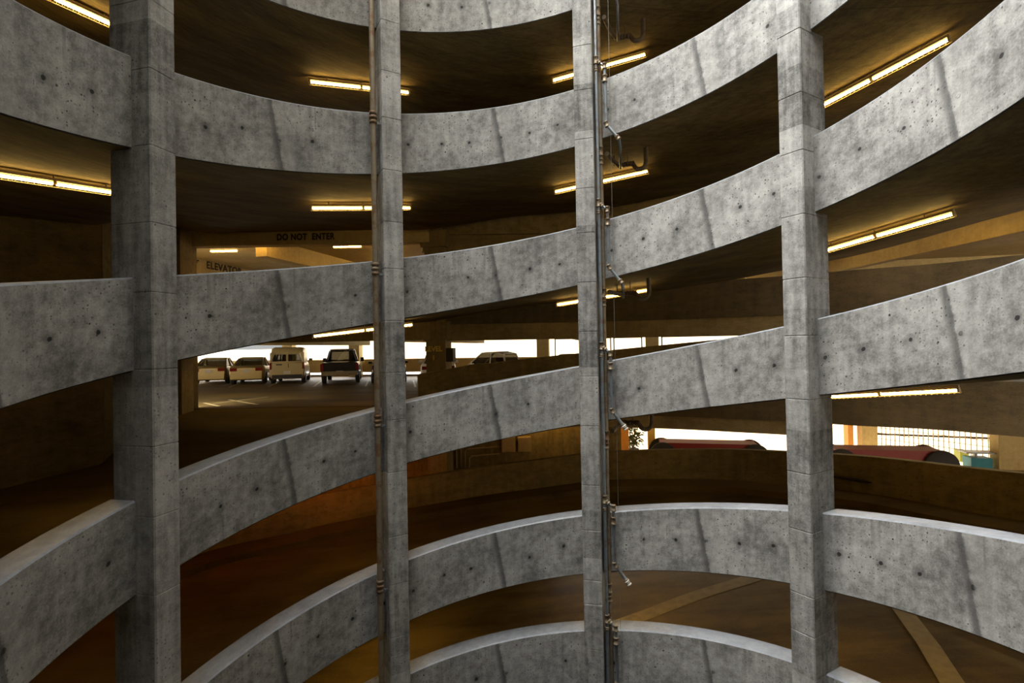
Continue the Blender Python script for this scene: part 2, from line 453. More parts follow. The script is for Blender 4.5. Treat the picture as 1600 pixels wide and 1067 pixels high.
# ramp slabs; between 107 and 146 degrees each runs out level to the deck beyond
LINE_Y = 11.25
def outer_edge(b, d):
    """outer end (point) of the ramp slab at angle d: (x, y, z of floor)"""
    r = RO(d); z = floor_z(b, d)
    if b <= 3 and 106.9 < d < 146:
        rl = LINE_Y / sin(radians(d)); r2 = min(max(r, rl), 15.2)
        t = min(1, (d - 106.9) / 4, (146 - d) / 4)
        dz = {0: 7.21, 1: 4.19, 2: 1.17, 3: -1.86}.get(b, z)
        if b < 0: dz = z
        return r + (r2 - r) * t + .05, z + (dz - z) * t
    if b <= 3 and d < 107: z += (.2 if b == 3 else .28) * min(1, (107 - d) / 15)
    return r + .2, z
for b in Z100:
    mb = MB()
    degs = frange(270, -90, 3)
    top = []; bot = []; uvt = []
    for d in degs:
        if b == 5:
            ro, zo = (17. if d < 85 else 13.), floor_z(5, d)
        else: ro, zo = outer_edge(b, d)
        zi = floor_z(b, d)
        if b == 5 and d > 100: pass
        fr = [0, .25, .5, .75, 1]
        rowt = []; rowb = []; ru = []
        for f in fr:
            r = R + TP + (ro - R - TP) * f; z = zi + (zo - zi) * f * f
            rowt.append(pol(r, d, z)); r2 = r - (TP - .012) * (1 - f); rowb.append(pol(r2, d, z - (HP - FL) - .018)); ru.append((radians(d) * r, r))
        top.append(rowt); bot.append(rowb); uvt.append(ru)
    mt = MB(); mt.quadgrid(top, uvt, flip=False)
    # wearing surface and soffit are one slab of two looks
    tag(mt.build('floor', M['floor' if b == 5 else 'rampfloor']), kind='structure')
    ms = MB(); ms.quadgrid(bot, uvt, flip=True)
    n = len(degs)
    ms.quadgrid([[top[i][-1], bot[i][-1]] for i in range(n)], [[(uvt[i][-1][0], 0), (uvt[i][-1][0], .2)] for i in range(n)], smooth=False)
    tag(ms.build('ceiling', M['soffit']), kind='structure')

# outer walls of the ramp
mb = MB(); _a = pol(12.25, 147); mb.bar((_a.x, _a.y, 6), (-11.0, 11.6, 6), .3, 29.4)
tag(mb.build('wall_left_return', M['wall']), kind='structure')
mb = MB()
degs = frange(270, 146.5, 3)
sweep(mb, [(0, -8.7), (0, 21), (.3, 21), (.3, -8.7)], degs, lambda d: 0, rf=lambda d: RO(d))
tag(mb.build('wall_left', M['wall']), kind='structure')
mb = MB()
sweep(mb, [(0, -8.7), (0, 21), (.3, 21), (.3, -8.7)], frange(8, -90, 3), lambda d: 0, rf=lambda d: 10.6)
tag(mb.build('wall_right', M['inner']), kind='structure')
# lowest level: wall that closes the ramp at the left of the exit
mb = MB()
sweep(mb, [(12.8, -8.7), (12.8, -5.3), (13.1, -5.3), (13.1, -8.7)], frange(147, 85, 4), lambda d: 0)
tag(mb.build('wall_back', M['inner']), kind='structure')

mb = MB(); mb.lathe([(.001, -8.72), (17.5, -8.72)], None, 48, smooth=False)
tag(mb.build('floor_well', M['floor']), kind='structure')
# outer parapets of the ramp turns
OPL = {0: 'outer parapet of the highest ramp turn', 1: 'outer parapet of the second ramp turn',
       2: 'outer parapet of the third ramp turn', 3: 'ochre outer parapet rising below the row of bright openings, under the LEVEL column',
       4: 'long ochre and orange outer parapet of the lowest ramp turn with dark kerb'}
for b in (0, 1, 2, 3, 4):
    d1 = 145.5 if b == 4 else 107.0
    hb = .05 if b == 4 else .0
    degs = frange(d1, 8, 2.5)
    ph = 1.16 if b == 3 else 1.12
    mb = MB()
    sweep(mb, [(0, 0), (0, ph), (.22, ph), (.22, 0)], degs, lambda d: outer_edge(b, d)[1] - (.08 if b == 3 and d < 95 else 0), rf=lambda d: RO(d) - .02)
    if b in (3, 4):
        root = empty('outer_parapet', pol(RO(75), 75, floor_z(b, 75)), OPL[b], 'parapet')
        mb.build('wall_panel', M['inner'], root)
        kb = MB()
        sweep(kb, [(-.75, 0), (-.75, .2), (-.0, .24), (-.0, 0)], degs, lambda d: outer_edge(b, d)[1] - .03, rf=lambda d: RO(d) - .02)
        kb.build('kerb', M['rampfloor'], root)
    else:
        tag(mb.build('wall_outer', M['inner']), kind='structure')

# ------------------------------------------------------------------ the parking decks beyond
GA = radians(-12)
P1 = Vector((-2.72, 11.72)); P0 = Vector((-10.65, 10.6))
gu = Vector((cos(GA), sin(GA))); gv = Vector((-sin(GA), cos(GA)))
def G(u, v): p = P1 + gu * u + gv * v; return (p.x, p.y)
VP = 16.6
def deck_poly(front_y):
    pts = [tuple(pol(RP(d) + .12, d).xy) for d in frange(10, 106.5, 3)]
    pts += [(P1.x - .5, front_y), (P0.x - .3, front_y)]
    pts += [(-27, 11.2), G(-27, VP), G(33, VP), G(36, -4)]
    return pts
def slope(x, y):
    v = (Vector((x, y)) - P1).dot(gv)
    return -.25 * min(1, max(0, (v - 9) / 7))
for k, zl in enumerate(DECK):
    mb = MB()
    if zl > -4:
        mb.prism(deck_poly(LINE_Y), zl - .28, zl - .005, None)
        tag(mb.build('ceiling_deck', M['deckc' if zl == 4.19 else 'soffit']), kind='structure')  # upper ceiling takes paler concrete so that it looks lit
    if zl < 2:
        # floor surface in strips so that it can fall towards the perimeter
        f = MB()
        if zl == -1.85:
            poly = deck_poly(LINE_Y)
            us = frange(-24, 36, 3); vs = [0, 4, 9, 12.5, 16.6]
            f.prism(poly, zl - .004, zl, None)
            rows = [[(*G(u, v), zl + .003 + slope(*G(u, v)) * 0) for v in vs] for u in us]
        else:
            gp = deck_poly(LINE_Y + 1.4) if zl > -4 else [tuple(pol(RO(d) + .25, d).xy) for d in frange(9, 106.5, 6)] + [(-3.2, 12.6), (3.5, 12.5), G(5.5, 6.2), G(34, 6.2), (30, 1.)]
            f.prism(gp, zl - .3, zl)
        tag(f.build('floor_deck', M['deckfloor']), kind='structure')

def text_mesh(body, size, name, mat, parent, M4, extrude=.004, spacing=1., bold=0., xs=1.):
    cu = bpy.data.curves.new(name, 'FONT'); cu.body = body; cu.size = size; cu.extrude = extrude; cu.align_x = 'CENTER'; cu.align_y = 'CENTER'
    cu.space_character = spacing; cu.offset = bold
    t = bpy.data.objects.new(name + '_tmp', cu); COL.objects.link(t)
    dg = bpy.context.evaluated_depsgraph_get()
    me = bpy.data.meshes.new_from_object(t.evaluated_get(dg)); me.name = name
    bpy.data.objects.remove(t); bpy.data.curves.remove(cu)
    w = Vector((0, 0, 0)); p = parent
    while p is not None: w += p.location; p = p.parent
    me.transform(Matrix.Translation(Vector((0, 0, EZ)) - w) @ M4 @ Matrix.Diagonal((xs, 1, 1, 1)))
    me.materials.clear(); me.materials.append(mat)
    o = bpy.data.objects.new(name, me); COL.objects.link(o); o.parent = parent
    return o
def face_matrix(center, xdir, up=(0, 0, 1)):
    x = Vector(xdir).normalized(); y = Vector(up).normalized(); z = x.cross(y)
    m = Matrix((x, y, z)).transposed().to_4x4(); m.translation = Vector(center); return m

# beams across the deck entrance
BL = {4.19: ('pale beam over the upper deck entrance lettered DO NOT ENTER', .66), 1.17: ('plain dark beam over the lower deck entrance, above the parked cars', .88),
      7.21: ('unlettered beam at the deck above', .74)}
for zl in (4.19, 1.17):
    dp = BL[zl][1]
    a = Vector((P0.x - .2, LINE_Y + .18, 0)); c = Vector((P1.x - .2, LINE_Y + .22, 0))
    root = empty('entrance_beam', (-6.7, LINE_Y, zl - dp), BL[zl][0], 'beam')
    mb = MB(); mb.bar(a + Vector((0, 0, zl - dp / 2 - .01)), c + Vector((0, 0, zl - dp / 2 - .01)), .4, dp - .02)
    mb.build('beam_body', M['deckc'] if zl > 2 else M['beam'], root)
    if zl > 2:
        text_mesh('DO NOT  ENTER', .29, 'lettering', M['letter'], root, face_matrix((-7.0, LINE_Y - .03, 3.765), (1, 0, 0)), spacing=1.1, bold=.012, xs=.8)

# main columns of the deck front: LEVEL column and its neighbour
mb = MB()
root = empty('deck_column', (P1.x, P1.y, -8.6), 'square dark column lettered LEVEL 1 standing at the deck edge by the parapet', 'column')
mb.box((P1.x, P1.y, 6), (.68, .62, 29.4), GA); mb.build('shaft', M['beam'], root)
cp = MB()
for zl in (7.21, 4.19, 1.17):
    d = .86 if zl == 1.17 else .8
    x, y, z0, z1 = P1.x, P1.y, zl - d, zl - .28
    for (w0, w1, za, zb) in ((.86, .98, z0, z1),):
        vs = []
        for w, z in ((w0, za), (w1, zb)):
            for sx, sy in ((-1, -1), (1, -1), (1, 1), (-1, 1)):
                p = P1 + gu * sx * w / 2 + gv * sy * w / 2; vs.append((p.x, p.y, z))
        cp.add(vs, [(3, 2, 1, 0), (4, 5, 6, 7), (0, 1, 5, 4), (1, 2, 6, 5), (2, 3, 7, 6), (3, 0, 4, 7)])
cp.build('capital', M['beam'], root)
fc = P1 - gv * .313
text_mesh('LEVEL', .24, 'lettering', M['yletter'], root, face_matrix((fc.x - .07, fc.y - .002, -.02), (gu.x, gu.y, 0)), bold=.006)
text_mesh('1', .22, 'lettering', M['yletter'], root, face_matrix((fc.x - .07, fc.y - .002, -.31), (gu.x, gu.y, 0)), bold=.006)
sb = MB(); p = P1 + gu * .46 - gv * .1; sb.box((p.x, p.y, -.22), (.24, .3, .46), GA)
tag(sb.build('call_box', M['darkbox']), 'small dark box fixed on the side of the LEVEL column', 'box')
mb = MB(); mb.box((P0.x - .12, P0.y, 6), (.42, .6, 29.4), 0)
tag(mb.build('deck_column', M['beam']), 'dark deck column just right of the leftmost ramp column, at the left end of the deck entrance', 'column')

# edge panels and beams along the deck edge right of the LEVEL column
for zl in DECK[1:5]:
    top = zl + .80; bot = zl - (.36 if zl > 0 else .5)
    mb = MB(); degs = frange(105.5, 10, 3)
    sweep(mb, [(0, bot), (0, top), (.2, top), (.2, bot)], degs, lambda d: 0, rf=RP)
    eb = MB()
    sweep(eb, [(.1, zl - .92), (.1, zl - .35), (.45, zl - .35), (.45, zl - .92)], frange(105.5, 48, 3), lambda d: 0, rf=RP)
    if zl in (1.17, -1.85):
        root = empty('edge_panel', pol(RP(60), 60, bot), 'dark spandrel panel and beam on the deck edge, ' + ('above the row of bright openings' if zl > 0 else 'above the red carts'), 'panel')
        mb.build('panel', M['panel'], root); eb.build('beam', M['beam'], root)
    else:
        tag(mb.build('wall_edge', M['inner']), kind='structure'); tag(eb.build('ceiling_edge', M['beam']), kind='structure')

# girders under the deck ceilings
def girder(zl, a, c, w=.45, dp=.62, mat='deckc'):
    mb = MB(); mb.bar((a[0], a[1], zl - .28 - dp / 2 + .0), (c[0], c[1], zl - .28 - dp / 2 + .0), w, dp)
    return mb
GB = [(4.19, (-14.2, 11.5), (-11.35, 27.5), 'pale ceiling girder lettered ELEVATOR, leftmost in the upper deck'),
      (4.19, (-8.85, 12.0), (-5.4, 24.6), 'pale ceiling girder right of the ELEVATOR girder in the upper deck'),
      (4.19, (15.9, 8.0), (15.2, 21.0), 'pale slanting ceiling girder at the far right of the upper deck'),
      (4.19, (12.0, 21.0), (28.0, 17.6), 'pale level girder across the far right of the upper deck'),
      (1.17, (-11.2, 12), (-9.2, 26.), 'ceiling girder above the parked sedans'),
      (1.17, (-4.7, 12), (-2.1, 25.), 'ceiling girder beside the LEVEL column'),
      (1.17, (2.0, 12.7), (4.2, 24.6), 'ceiling girder behind the edge beam')]
for zl, a, c, lab in GB:
    root = empty('ceiling_girder', (a[0], a[1], zl - .9), lab, 'beam')
    girder(zl, a, c).build('beam_body', M['deckc'], root)
    if 'lettered' in lab:
        d = Vector((c[0] - a[0], c[1] - a[1], 0)).normalized(); nrm = Vector((d.y, -d.x, 0))
        pc = Vector((a[0], a[1], 0)) + d * 5.75 + nrm * .235
        text_mesh('ELEVATOR', .42, 'lettering', M['letter'], root, face_matrix((pc.x, pc.y, 3.72), d), spacing=1.1, bold=.012)
        pa = Vector((a[0], a[1], 0)) + d * 4.1 + nrm * .235
        ar = MB()
        for q in ((-.02, .09, .36, .06), (-.02, .02, .22, .05), (-.06, -.05, .16, .05)):
            pp = pa + d * q[0]; ar.bar((pp.x - d.x * q[2] / 2, pp.y - d.y * q[2] / 2, 3.74 + q[1]), (pp.x + d.x * q[2] / 2, pp.y + d.y * q[2] / 2, 3.74 + q[1]), .008, q[3])
        ar.build('pointing_hand', M['letter'], root)

# perimeter of the decks: parapet, slot, kerb, columns
for zl in (4.19, 1.17, -1.85):
    zb = zl - (.0)
    a, c = G(-27, VP), G(33, VP)
    if zl == -1.85:
        mb = MB(); mb.bar((*a, -1.12), (*c, -1.12), .22, .92)
        tag(mb.build('wall_perimeter', M['deckc']), kind='structure')
        mb = MB(); mb.bar((*a, zl + .06), (*c, zl + .06), .3, .12)
        tag(mb.build('baseboard_perimeter', M['beam']), kind='structure')
    else:
        mb = MB(); mb.bar((*a, zl + .3), (*c, zl + .3), .22, 1.5)
        tag(mb.build('wall_perimeter', M['deckc']), kind='structure')
PCOL = [(-17.2, 'perimeter column behind the cream van'), (-12.0, 'perimeter column behind the black pickup'), (1.15, 'wide perimeter column right of the white pickup'),
        (7.9, 'perimeter column right of the grey-pipe column'), (15.5, 'perimeter column hidden by the right parapets')]
for u, lab in PCOL:
    p = G(u, VP - .45)
    mb = MB(); mb.box((p[0], p[1], -.55), (.78, .5, 2.9), GA)
    tag(mb.build('perimeter_column', M['deckc']), lab, 'column', 'columns along the deck perimeter')
# frames in the perimeter openings right of the wide column
for k, (u0, u1, lab) in enumerate(((1.9, 5.4, 'thin steel frame in the bright opening left of the grey-pipe column'), (5.6, 7.3, 'thin steel frame in the bright opening behind the grey-pipe column'), (8.5, 14.8, 'thin steel frame in the bright opening right of the grey-pipe column'))):
    root = empty('opening_frame', (*G((u0 + u1) / 2, VP - .25), -.7), lab, 'frame', 'frames in the deck openings')
    mb = MB()
    for a, c in (((u0, .47), (u1, .47)),): mb.bar((*G(a[0], VP - .25), a[1]), (*G(c[0], VP - .25), c[1]), .07, .07)
    mb.build('top_rail', M['steel'], root)
    for u in (u0, u1):
        mb = MB(); mb.bar((*G(u, VP - .25), -.7), (*G(u, VP - .25), .9), .07, .07, up=(1, 0, 0)); mb.build('upright', M['steel'], root)

# ------------------------------------------------------------------ strip lights
def make_light():
    root = empty('strip_light', (0, 0, 0))
    L = 2.44
    h = MB(); h.box((0, 0, -.085), (L, .05, .045))
    for q in (-.8, 0, .8): h.tube([(q, 0, 0), (q, 0, -.07)], .01, 6)
    h.box((0, 0, -.13), (.05, .05, .06)); h.box((-L / 2 + .015, 0, -.14), (.03, .06, .08)); h.box((L / 2 - .015, 0, -.14), (.03, .06, .08))
    h.build('housing', M['housing'], root, True)
    for s in (-1, 1):
        t = MB(); t.tube([(s * .035, 0, -.15), (s * (L / 2 - .03), 0, -.15)], .024, 10); t.build('tube', M['tube'], root, True)
    g = MB()
    for sy in (-.06, .06): g.bar((-L / 2, sy, -.19), (L / 2, sy, -.19), .005, .005)
    n = 30
    for i in range(n + 1):
        x = -L / 2 + L * i / n
        g.tube([(x, -.03, -.1), (x, -.06, -.19), (x, 0, -.205), (x, .06, -.19), (x, .03, -.1)], .003, 4)
    g.build('wire_guard', M['housing'], root, True)
    return root
LPROTO = make_light(); _first = [True]
def place_light(a, c, label, group):
    """a, c: ends on the soffit"""
    o = LPROTO if _first[0] else copy_tree(LPROTO)
    _first[0] = False
    a = Vector(a); c = Vector(c); t = (c - a).normalized(); y = Vector((0, 0, 1)).cross(t).normalized(); z = t.cross(y)
    m = Matrix((t, y, z)).transposed()
    o.rotation_euler = m.to_euler(); o.location = (a + c) / 2 + Vector((0, 0, EZ))
    return tag(o, label, 'light', group)
LV = {0: 'topmost ramp ceiling', 1: 'second ramp ceiling from top', 2: 'third ramp ceiling from top', 3: 'fourth ramp ceiling from top', 4: 'lowest ramp ceiling'}
LC = ['beside the leftmost column', 'behind the brown-pipe column', 'behind the grey-pipe column', 'right of the rightmost column']
CEN = [162.5, 119.4, 74.3, 30.9]
for b in (0, 1, 2, 3, 4):
    for k in range(4):
        ends = []
        for s in (1, -1):
            d = CEN[k] + s * 8.7
            r = 7.9
            ro, zo = outer_edge(b, d); f = (r - R - TP) / (ro - R - TP)
            z = floor_z(b, d); z = z + (zo - z) * f * f - (HP - FL) - .003
            ends.append(pol(r, d, z))
        place_light(ends[0], ends[1], 'two-tube strip light on the %s, %s' % (LV[b], LC[k]), 'strip lights along the ramp ceilings')

# deck strip lights: pair by the lettering seen, the rest added to brighten the decks
DL = [(-10.85, 13.3, 4.19, 0, 'strip light on the upper deck ceiling above the ELEVATOR lettering'), (-6.15, 12.9, 4.19, 0, 'strip light on the upper deck ceiling just below the DO NOT ENTER lettering')]
DL += [(x, y, 4.19, r, 'added strip light brightening the upper deck, hidden by the beam and ramp in front') for x, y, r in ((-9.2, 11.74, 0), (-4.6, 11.74, 0), (9.9, 10.7, -.5), (17.2, 9., 1.2), (18.5, 12., 1.2), (21.8, 14., 1.2), (13.4, 11.1, .9), (12.2, 11.6, .9), (19., 9.5, 1.2), (11.4, 15., 1.0), (12.4, 16.9, 1.0), (10.7, 13.1, 1.0), (2.5, 15, 0), (-4.8, 13.3, 1.81), (-5.5, 16.4, 1.81))]
DL += [(x, y, 1.17, r, 'added strip light brightening the lower deck, hidden by the beam and ramp in front') for x, y, r in ((-9., 12.2, 0), (-5.5, 12.2, 0), (-1.2, 13.2, 0), (4., 14, 0))]
DL += [(x, y, -1.85, r, 'added strip light brightening the ground level, hidden by the spandrel in front') for x, y, r in ((4., 14.2, 0), (9.6, 11.2, -.5), (13.2, 9.2, 1.2), (1.1, 12.2, .05))]
for x, y, zl, rz, lab in DL:
    d = Vector((cos(rz), sin(rz), 0)) * 1.22; p = Vector((x, y, zl - .283))
    o = place_light(p - d, p + d, lab, 'strip lights inside the decks')
    if 'lettering' in lab: o.scale = (.42, 1, 1)

# sodium lamp on the lowest ramp turn, behind the leftmost parapets
M['sodium'] = emit('sodium_lens', C(1., .27, .02), 300.)
d_ = 132.; p_ = pol(9.7, d_, floor_z(3, d_) - (HP - FL)); o_ = pol(1, d_)
root = empty('ceiling_lamp', p_ + Vector((0, 0, -.5)), 'orange ceiling lamp of the lowest ramp turn, behind the leftmost column', 'light')
mb = MB(); mb.box(p_ + Vector((0, 0, -.25)), (.14, .6, .34), radians(d_)); mb.box(p_ + Vector((0, 0, -.04)), (.1, .1, .1), radians(d_)); mb.box(p_ + o_ * .17 + Vector((0, 0, -.43)), (.5, .7, .03), radians(d_)); mb.build('housing', M['darkbox'], root)
mb = MB(); mb.box(p_ + o_ * .085 + Vector((0, 0, -.25)), (.03, .52, .26), radians(d_)); mb.build('lens', M['sodium'], root)

# ------------------------------------------------------------------ pipes
th_B, th_C = COLT[1], COLT[2]
def colpt(th, r, w, z): er = pol(1, th); return Vector((er.x * r - er.y * w, er.y * r + er.x * w, z))
# brown pipe at the second column
root = empty('standpipe', colpt(th_B, R - .2, .34, -8.6), 'single slim brown pipe running up the left side of a column', 'pipe')
mb = MB(); r_, w_ = R - .2, .345
mb.tube([colpt(th_B, r_, w_, -8.6), colpt(th_B, r_, w_, 20)], .056, 14); mb.build('pipe_run', M['brownpipe'], root)
for b in (0, 1, 2, 3, 4, 5):
    z = zt(b, th_B + 3) - .2
    mb = MB()
    for dz, rr in ((-.09, .072), (.0, .078), (.09, .072)):
        mb.lathe([(.05, -.03), (rr, -.03), (rr, .03), (.05, .03)], Matrix.Translation(colpt(th_B, r_, w_, z + dz)), 16)
    mb.build('coupling', M['rusty'], root)
    mb = MB(); mb.bar(colpt(th_B, r_, w_ - .06, z - .1), colpt(th_B, r_, CW - .01, z - .1), .03, .03); mb.bar(colpt(th_B, r_ - .04, w_ - .09, z - .1), colpt(th_B, r_ + .04, w_ - .09, z - .1), .02, .05)
    mb.build('bracket', M['greypipe'], root)

# grey riser with branch drops at the third column
GR, GW = R - .20, -.265
root = empty('riser_pipe', colpt(th_C, GR, GW, -8.6), 'grey galvanised riser pipe with branch drops, beside the column', 'pipe')
mb = MB(); mb.tube([colpt(th_C, GR, GW, -8.6), colpt(th_C, GR, GW, 20)], .036, 12); mb.build('pipe_run', M['greypipe'], root)
def fitting(mb, p, d, r, l):
    d = Vector(d).normalized(); q = d.to_track_quat('Z', 'Y').to_matrix().to_4x4(); q.translation = p
    mb.lathe([(r * .8, -l / 2), (r, -l / 2), (r, -l / 2 + .02), (r * .85, -l / 2 + .025), (r * .85, l / 2 - .025), (r, l / 2 - .02), (r, l / 2), (r * .8, l / 2)], q, 14)
for b in (0, 1, 2, 3, 4, 5):
    zt_ = zt(b, th_C - 3.2)
    a = colpt(th_C, GR, GW, zt_ + .33); e1 = colpt(th_C, GR - .03, GW - .18, zt_ + .17); dwn = colpt(th_C, GR + .03, GW - .19, zt_ - 1.02); e2 = colpt(th_C, GR + .02, GW - .44, zt_ - 1.36)
    br = MB(); br.tube([a, e1], .03, 10); br.tube([e1, e1 + Vector((0, 0, -.12)), dwn], .031, 10); br.tube([dwn, e2], .031, 10)
    if b < 3: br.tube([e2, colpt(th_C, GR + .12, GW - .46, zt_ - 1.5), colpt(th_C, 6.5, -.66, zt_ - HP - .3)], .03, 10)
    o = br.build('branch_drop', M['greypipe'], root)
    for fp, fd, fr, fl in ((a, (0, 0, 1), .055, .17), (a + (e1 - a) * .35, e1 - a, .046, .08), (e1, (0, 0, 1), .05, .13), (e1 + Vector((0, 0, -.26)), (0, 0, 1), .052, .15),
                           (dwn, (.4, 0, -1), .05, .12), (e2 - (e2 - dwn) * .08, e2 - dwn, .05, .1), (a + Vector((0, 0, -.2)), (0, 0, 1), .046, .06)):
        ft = MB(); fitting(ft, fp, fd, fr, fl); ft.build('fitting', M['brass'], o)
    if b in (3, 4):
        wc = MB(); fitting(wc, e2, e2 - dwn, .055, .1); wc.build('end_cap', M['whitecap'], o)
# rusty drain stack next to it
BR, BWv = R - .075, -.31
root = empty('drain_stack', colpt(th_C, BR, BWv, -8.6), 'rusty brown drain stack just right of the grey riser pipe', 'pipe')
mb = MB(); mb.tube([colpt(th_C, BR, BWv, -8.6), colpt(th_C, BR, BWv, 20)], .05, 12); mb.build('pipe_run', M['brownpipe'], root)
for b in (0, 1, 2, 3, 4, 5):
    z = zt(b, th_C) - HP - .25
    mb = MB(); fitting(mb, colpt(th_C, BR, BWv, z), (0, 0, 1), .068, .2); fitting(mb, colpt(th_C, BR, BWv, z - .22), (0, 0, 1), .066, .12); mb.build('coupling', M['rusty'], root)
# drain traps hung below the ramp soffits
TL = ['topmost', 'second from top', 'third from top', 'lowest']
for b in (0, 1, 2, 3):
    d = 69.
    zs = zt(b, d) - HP
    base = zs - .36
    tr = empty('drain_trap', pol(6.6, d, base), 'rusty drain trap with U bend hung by the grey-pipe column, %s' % TL[b], 'pipe', 'drain traps under the ramp')
    def q(w, z, r=6.55): return colpt(th_C, r, w, z)
    s0 = zt(b, th_C) - HP
    mb = MB()
    hz = base + .1
    run = [q(-.42, hz - .04, 5.6), q(-.5, hz - .02, 6.1), q(-.62, hz), q(-.95, hz + .02)]
    ub = [q(-.95 - .14 + .14 * cos(t), hz + .02 - .16 * sin(t) * 1.) for t in [pi * i / 8 for i in range(1, 9)]]
    mb.tube(run + ub + [q(-1.23, hz + .45 + .1)], .05, 10)
    mb.build('trap_pipe', M['rusty'], tr)
    mb = MB()
    for w in (-.64, -.78, -.92): fitting(mb, q(w, hz + .01), q(-1, 0) - q(-.5, 0), .066, .09)
    mb.build('coupling', M['rusty'], tr)
    for w in (-.52, -.82):
        hr = MB(); hr.tube([q(w, hz), q(w, zs + .0 + .05)], .012, 6); hr.build('hanger_rod', M['rusty'], tr)
# thin wire hanging down the well
mb = MB(); mb.tube([colpt(th_C, R - .06, -.53, -8.5), colpt(th_C, R - .06, -.53, 20)], .0035, 5)
tag(mb.build('hanging_wire', M['wire']), 'thin wire hanging straight down just right of the pipes', 'wire')

# conduits and boxes on the lower back wall
yb = 12.4
wl = MB()
wl.prism([(-11.2, 12.1), (-3.2, 12.3), (1.0, 12.55), (3.55, 12.4), (3.55, 12.7), (-11.2, 12.7)], -5.2, -2.1)
tag(wl.build('wall_back_lower', M['inner']), kind='structure')
def wallpt(x): return 12.1 + (x + 11.2) / 8. * .2 if x < -3.2 else 12.3 + (x + 3.2) / 4.2 * .25
root = empty('conduit_run', (-2.2, wallpt(-2.2), -4.0), 'thin conduits bending along the orange-lit wall beside two square boxes', 'conduit')
for k, x in enumerate((-2.75, -2.6, -2.42, -2.25)):
    mb = MB(); mb.tube([(x, wallpt(x) - .03, -4.2), (x, wallpt(x) - .03, -2.6)], .02, 8); mb.build('conduit', M['ochrebox'], root)
for k, (z, x0) in enumerate(((-3.3, -2.1), (-3.55, -1.95), (-3.8, -1.8))):
    x1 = -.74 if k != 1 else -.7
    mb = MB(); mb.tube([(x0, wallpt(x0) - .03, -4.2), (x0, wallpt(x0) - .03, z - .08), (x0 + .08, wallpt(x0) - .03, z), (x1, wallpt(x1) - .03, z + .06)], .02, 8); mb.build('conduit', M['ochrebox'], root)
for x, lab in ((-.42, 'square metal box on the back wall, left of the pair'), (.14, 'square metal box on the back wall, right of the pair')):
    root = empty('junction_box', (x, wallpt(x), -3.7), lab, 'box', 'boxes on the lower back wall')
    mb = MB(); mb.box((x, wallpt(x) - .09, -3.42), (.48, .2, .5)); mb.build('box_body', M['ochrebox'], root)
    mb = MB(); mb.box((x, wallpt(x) - .2, -3.42), (.44, .02, .46)); mb.build('lid', M['ochrebox'], root)

# dark bar fixed along the outer parapet at the right
pb = [pol(RO(d) - .07, d, floor_z(4, d) + .55 - .012 * (43 - d)) for d in (43.5, 42, 40.5, 39)]
mb = MB(); mb.tube(pb, [.03, .035, .05, .012], 8)
tag(mb.build('dark_bar', M['steel']), 'dark slanting bar on the ochre wall right of the rightmost column', 'bar')

# floor stripes at the exit
def ribbon(pts, w, zoff, name):
    mb = MB(); L = []; Rr = []
    for i, (r, d) in enumerate(pts):
        p = pol(r, d, floor_z(5, d) + zoff)
        a = pol(*pts[max(0, i - 1)]); c = pol(*pts[min(len(pts) - 1, i + 1)]); t = (c - a).normalized(); n = Vector((-t.y, t.x, 0))
        L.append(p + n * w / 2); Rr.append(p - n * w / 2)
    mb.quadgrid([[L[i], Rr[i]] for i in range(len(pts))], smooth=False)
    tag(mb.build(name, M['paint']), kind='structure')
def dense(pts, n=8):
    out = []
    for (r0, d0), (r1, d1) in zip(pts, pts[1:]):
        for i in range(n):
            p = pol(r0, d0).lerp(pol(r1, d1), i / n); out.append((p.length, degrees(atan2(p.y, p.x))))
    out.append(pts[-1]); return out
ribbon(dense([(7.4, 74), (8.2, 67.6), (9.6, 60.5), (11.15, 54.4), (12.6, 51)]), .42, .02, 'floor_stripe')
ribbon(dense([(13.0, 41), (11.4, 36.9), (9.9, 31.5), (8.7, 26.2), (7.2, 17)]), .42, .02, 'floor_stripe')

# ------------------------------------------------------------------ vehicles
def wheel(parent, x, y, r, w):
    t = MB(); Mx = Matrix.Translation((x, y, r)) @ Matrix.Rotation(pi / 2, 4, 'Y')
    t.lathe([(r * .62, -w / 2), (r * .9, -w / 2), (r, -w / 2 + .03), (r, w / 2 - .03), (r * .9, w / 2), (r * .62, w / 2)], Mx, 24)
    o = t.build('wheel', M['tyre'], parent, True)
    s = 1 if x > 0 else -1
    h = MB(); Mr = Matrix.Translation((x + s * w * .42, y, r)) @ Matrix.Rotation(pi / 2 * s, 4, 'Y')
    h.lathe([(r * .64, -.05), (r * .64, .015), (r * .58, .02), (r * .5, -.005), (r * .2, .01), (.001, .012)], Mr, 20)
    for k in range(5):
        a = 2 * pi * k / 5
        c = Vector((x + s * (w * .42 + .012), y, r)); h.bar(c, c + Vector((0, cos(a) * r * .58, sin(a) * r * .58)), .02, .05, up=(1, 0, 0))
    h.build('rim', M['rim'], o, True)

def loft(mb, st, n_=0):
    """st: (y, [(x,z)...] half section from bottom centre outwards to top centre) mirrored"""
    rows = []
    for y, half in st:
        full = [(x, z) for x, z in half] + [(-x, z) for x, z in reversed(half)]
        rows.append([Vector((x, y, z)) for x, z in full])
    mb.quadgrid(rows, closed_u=True)
    n = len(rows[0])
    mb.add(rows[0], [list(range(n))]); mb.add(rows[-1], [list(range(n))[::-1]])

def body_half(zb, ztp, hw): return [(hw * .80, zb), (hw * .96, zb + .05), (hw, zb + .22), (hw, ztp - .22), (hw * .97, ztp - .08), (hw * .90, ztp)]

